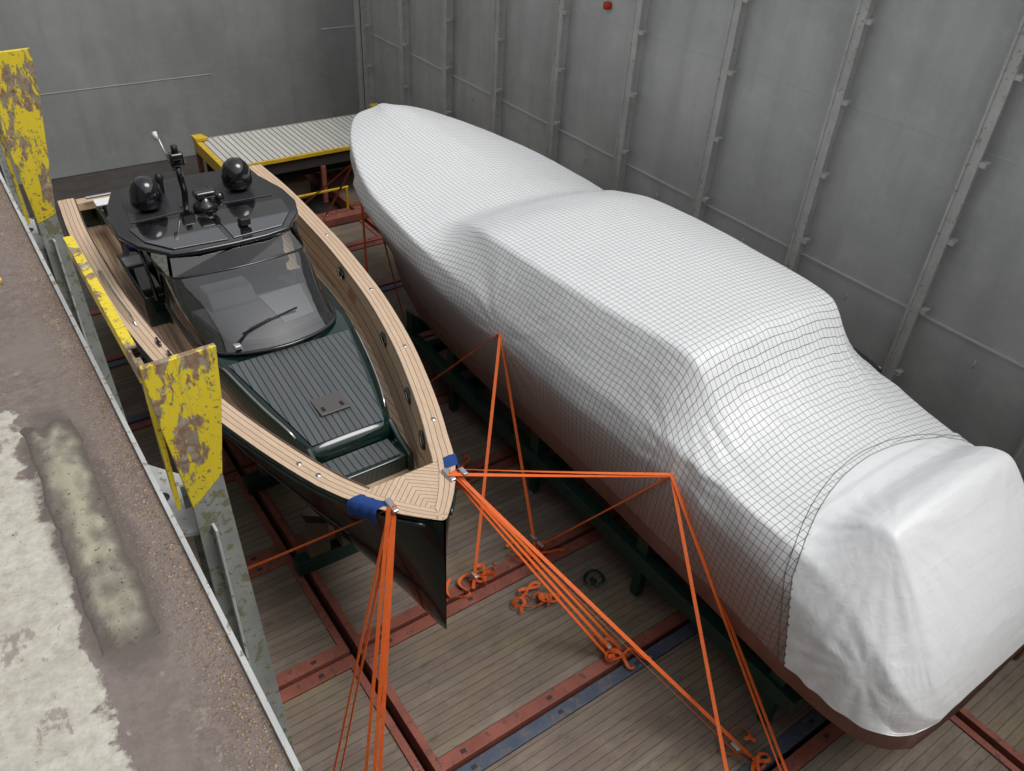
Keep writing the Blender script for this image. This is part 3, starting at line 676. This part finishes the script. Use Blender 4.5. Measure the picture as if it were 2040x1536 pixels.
box('keel_timber',WX-.15,WX+.15,2,12,.5,.86,TIMBER,wc)

rk=top('flat_rack_end_frame',(11.2,2.6,.6))
for y in (2.0,3.3): box('corner_post',11.15,11.35,y,y+.2,.035,1.1,RED,rk,bev=.01)
box('top_bar',11.17,11.33,2.202,3.298,.85,1.0,RED,rk,bev=.01)
box('side_stub',9.6,11.1,1.2,1.35,.035,.32,RED,rk,bev=.01); box('blue_stub',9.9,10.5,.75,.95,.035,.3,BLUECL,rk,bev=.03)

# ------------------------------------------------------------------ lashing straps
def strapset(name,lines,loc):
    e=top(name,loc)
    for a,b,n in lines:
        a=Vector(a);b=Vector(b)
        for k in range(n):
            oa=Vector((random.uniform(-.01,.01)+.035*(k-(n-1)/2),0,random.uniform(-.01,.01))); ob=Vector((.17*(k-(n-1)/2)+random.uniform(-.02,.02),random.uniform(-.04,.04),0))
            pts=[]
            for t in np.linspace(0,1,16):
                p=(a+oa).lerp(b+ob*.6,t); p.z-=.015*math.sin(math.pi*t)*(a-b).length/5; pts.append(p)
            ribbon('webbing',pts,.022,.0015,ORG,e,twist=random.choice((-1,1))*random.uniform(.1,.9),ph=random.uniform(-.5,.5))
        p=a.lerp(b,.95)
        box('ratchet',p.x-.03,p.x+.03,p.y-.06,p.y+.06,max(p.z-.02,.04),max(p.z+.02,.085),ALU,e,bev=.01)
    return e
bl=(2.70,5.42,2.955); brr=(3.50,5.55,2.955); w1=(5.66,7.75,2.80); w2=(5.78,4.42,2.68)
strapset('lashing_strap',[(bl,(1.2,4.3,.04),2),(bl,(1.56,4.0,.04),3),(bl,(1.45,7.8,.3),2)],(2,4.6,1))
strapset('lashing_strap',[(brr,(5.16,4.2,.05),3),(brr,(5.53,2.24,.05),2)],(4.4,4,1))
strapset('lashing_strap',[(w1,(4.2,6.06,.05),1),(w1,(5.36,6.2,.05),1),(w1,(4.2,9.8,.05),2)],(5,7,1))
strapset('lashing_strap',[(w2,(5.36,6.2,.05),2),(w2,brr,2),(w2,(4.95,1.95,.05),1),(w2,(5.5,1.45,.05),2)],(5,4,1))
strapset('lashing_strap',[((6.45,13.3,3.0),(6.2,11.2,.05),1),((6.4,13.5,2.9),(6.1,12.8,.05),1),((6.35,13.6,3.1),(5.9,17.3,.25),2),((6.35,13.6,3.1),(7.2,17.3,.25),1)],(6,13,1))
def heap(x,y,n=3,r=.22,seed=0,mat=ORG,name='loose_strap'):
    rnd=random.Random(seed); e=top(name,(x,y,.05))
    for k in range(n):
        ph=rnd.uniform(0,6); px,py=x+rnd.uniform(-.06,.06),y+rnd.uniform(-.06,.06); th=rnd.uniform(0,6.3); pts=[]
        cv=rnd.uniform(-.3,.3)
        for t in range(34):
            cv+=rnd.uniform(-.28,.28)-cv*.12; th+=cv+.25*math.sin(t*.35+ph); px+=.045*math.cos(th); py+=.045*math.sin(th)
            px+=(x-px)*.05; py+=(y-py)*.05
            pts.append((px,py,.06+.035*abs(math.sin(t*.5+ph))+.012*k))
        P=[Vector(p) for p in pts]
        for it in range(2): P=[P[0]]+[(P[i-1]+2*P[i]+P[i+1])/4 for i in range(1,len(P)-1)]+[P[-1]]
        ribbon('loop_%d'%k,P,.022,.0015,mat,e,twist=rnd.uniform(-5,5),ph=rnd.uniform(0,3))
for i,(x,y) in enumerate([(5.16,4.15),(5.53,2.24),(4.2,6.15),(5.36,6.2),(4.75,5.4),(5.1,8.2),(4.5,9.6)]): heap(x,y,3,.2,i)
heap(5.6,5.2,1,.15,44,GREEN,'green_rope')

# ------------------------------------------------------------------ world, sun, camera
W=D.worlds.new('World'); C.scene.world=W; W.use_nodes=True; nt=W.node_tree
sky=nt.nodes.new('ShaderNodeTexSky'); sky.sky_type='NISHITA'; sky.sun_disc=False
EL,AZ=math.radians(62),math.radians(140)
sky.sun_elevation=EL; sky.sun_rotation=AZ; sky.air_density=1.0; sky.dust_density=3.0
hs=nt.nodes.new('ShaderNodeHueSaturation'); hs.inputs['Saturation'].default_value=.12
bg=nt.nodes['Background']; bg.inputs['Strength'].default_value=.15
nt.links.new(sky.outputs[0],hs.inputs['Color']); nt.links.new(hs.outputs[0],bg.inputs[0])
sd=D.lights.new('sun','SUN'); sd.energy=1.4; sd.angle=math.radians(30); sd.color=(1,.98,.95)
so=D.objects.new('sun',sd); C.collection.objects.link(so)
dirv=Vector((math.sin(AZ)*math.cos(EL),math.cos(AZ)*math.cos(EL),math.sin(EL)))
so.rotation_euler=dirv.to_track_quat('Z','Y').to_euler(); so.location=(5,5,20)
f,th,ps,ro=1628.63,math.radians(36.5),math.radians(37.41),math.radians(3.85)
fh=Vector((math.sin(ps),math.cos(ps),0)); zv=Vector((0,0,1))
F=math.cos(th)*fh-math.sin(th)*zv; R0=Vector((math.cos(ps),-math.sin(ps),0)); U0=math.sin(th)*fh+math.cos(th)*zv
R=math.cos(ro)*R0+math.sin(ro)*U0; U=-math.sin(ro)*R0+math.cos(ro)*U0
cd=D.cameras.new('camera'); co=D.objects.new('camera',cd); C.collection.objects.link(co)
mw=Matrix(((R.x,U.x,-F.x,0),(R.y,U.y,-F.y,0),(R.z,U.z,-F.z,9.0),(0,0,0,1))); co.matrix_world=mw
cd.sensor_width=36; cd.lens=f/2040*36; cd.clip_end=500; cd.clip_start=.05; C.scene.camera=co
C.scene.view_settings.view_transform='Standard'; C.scene.view_settings.look='None'; C.scene.view_settings.exposure=0
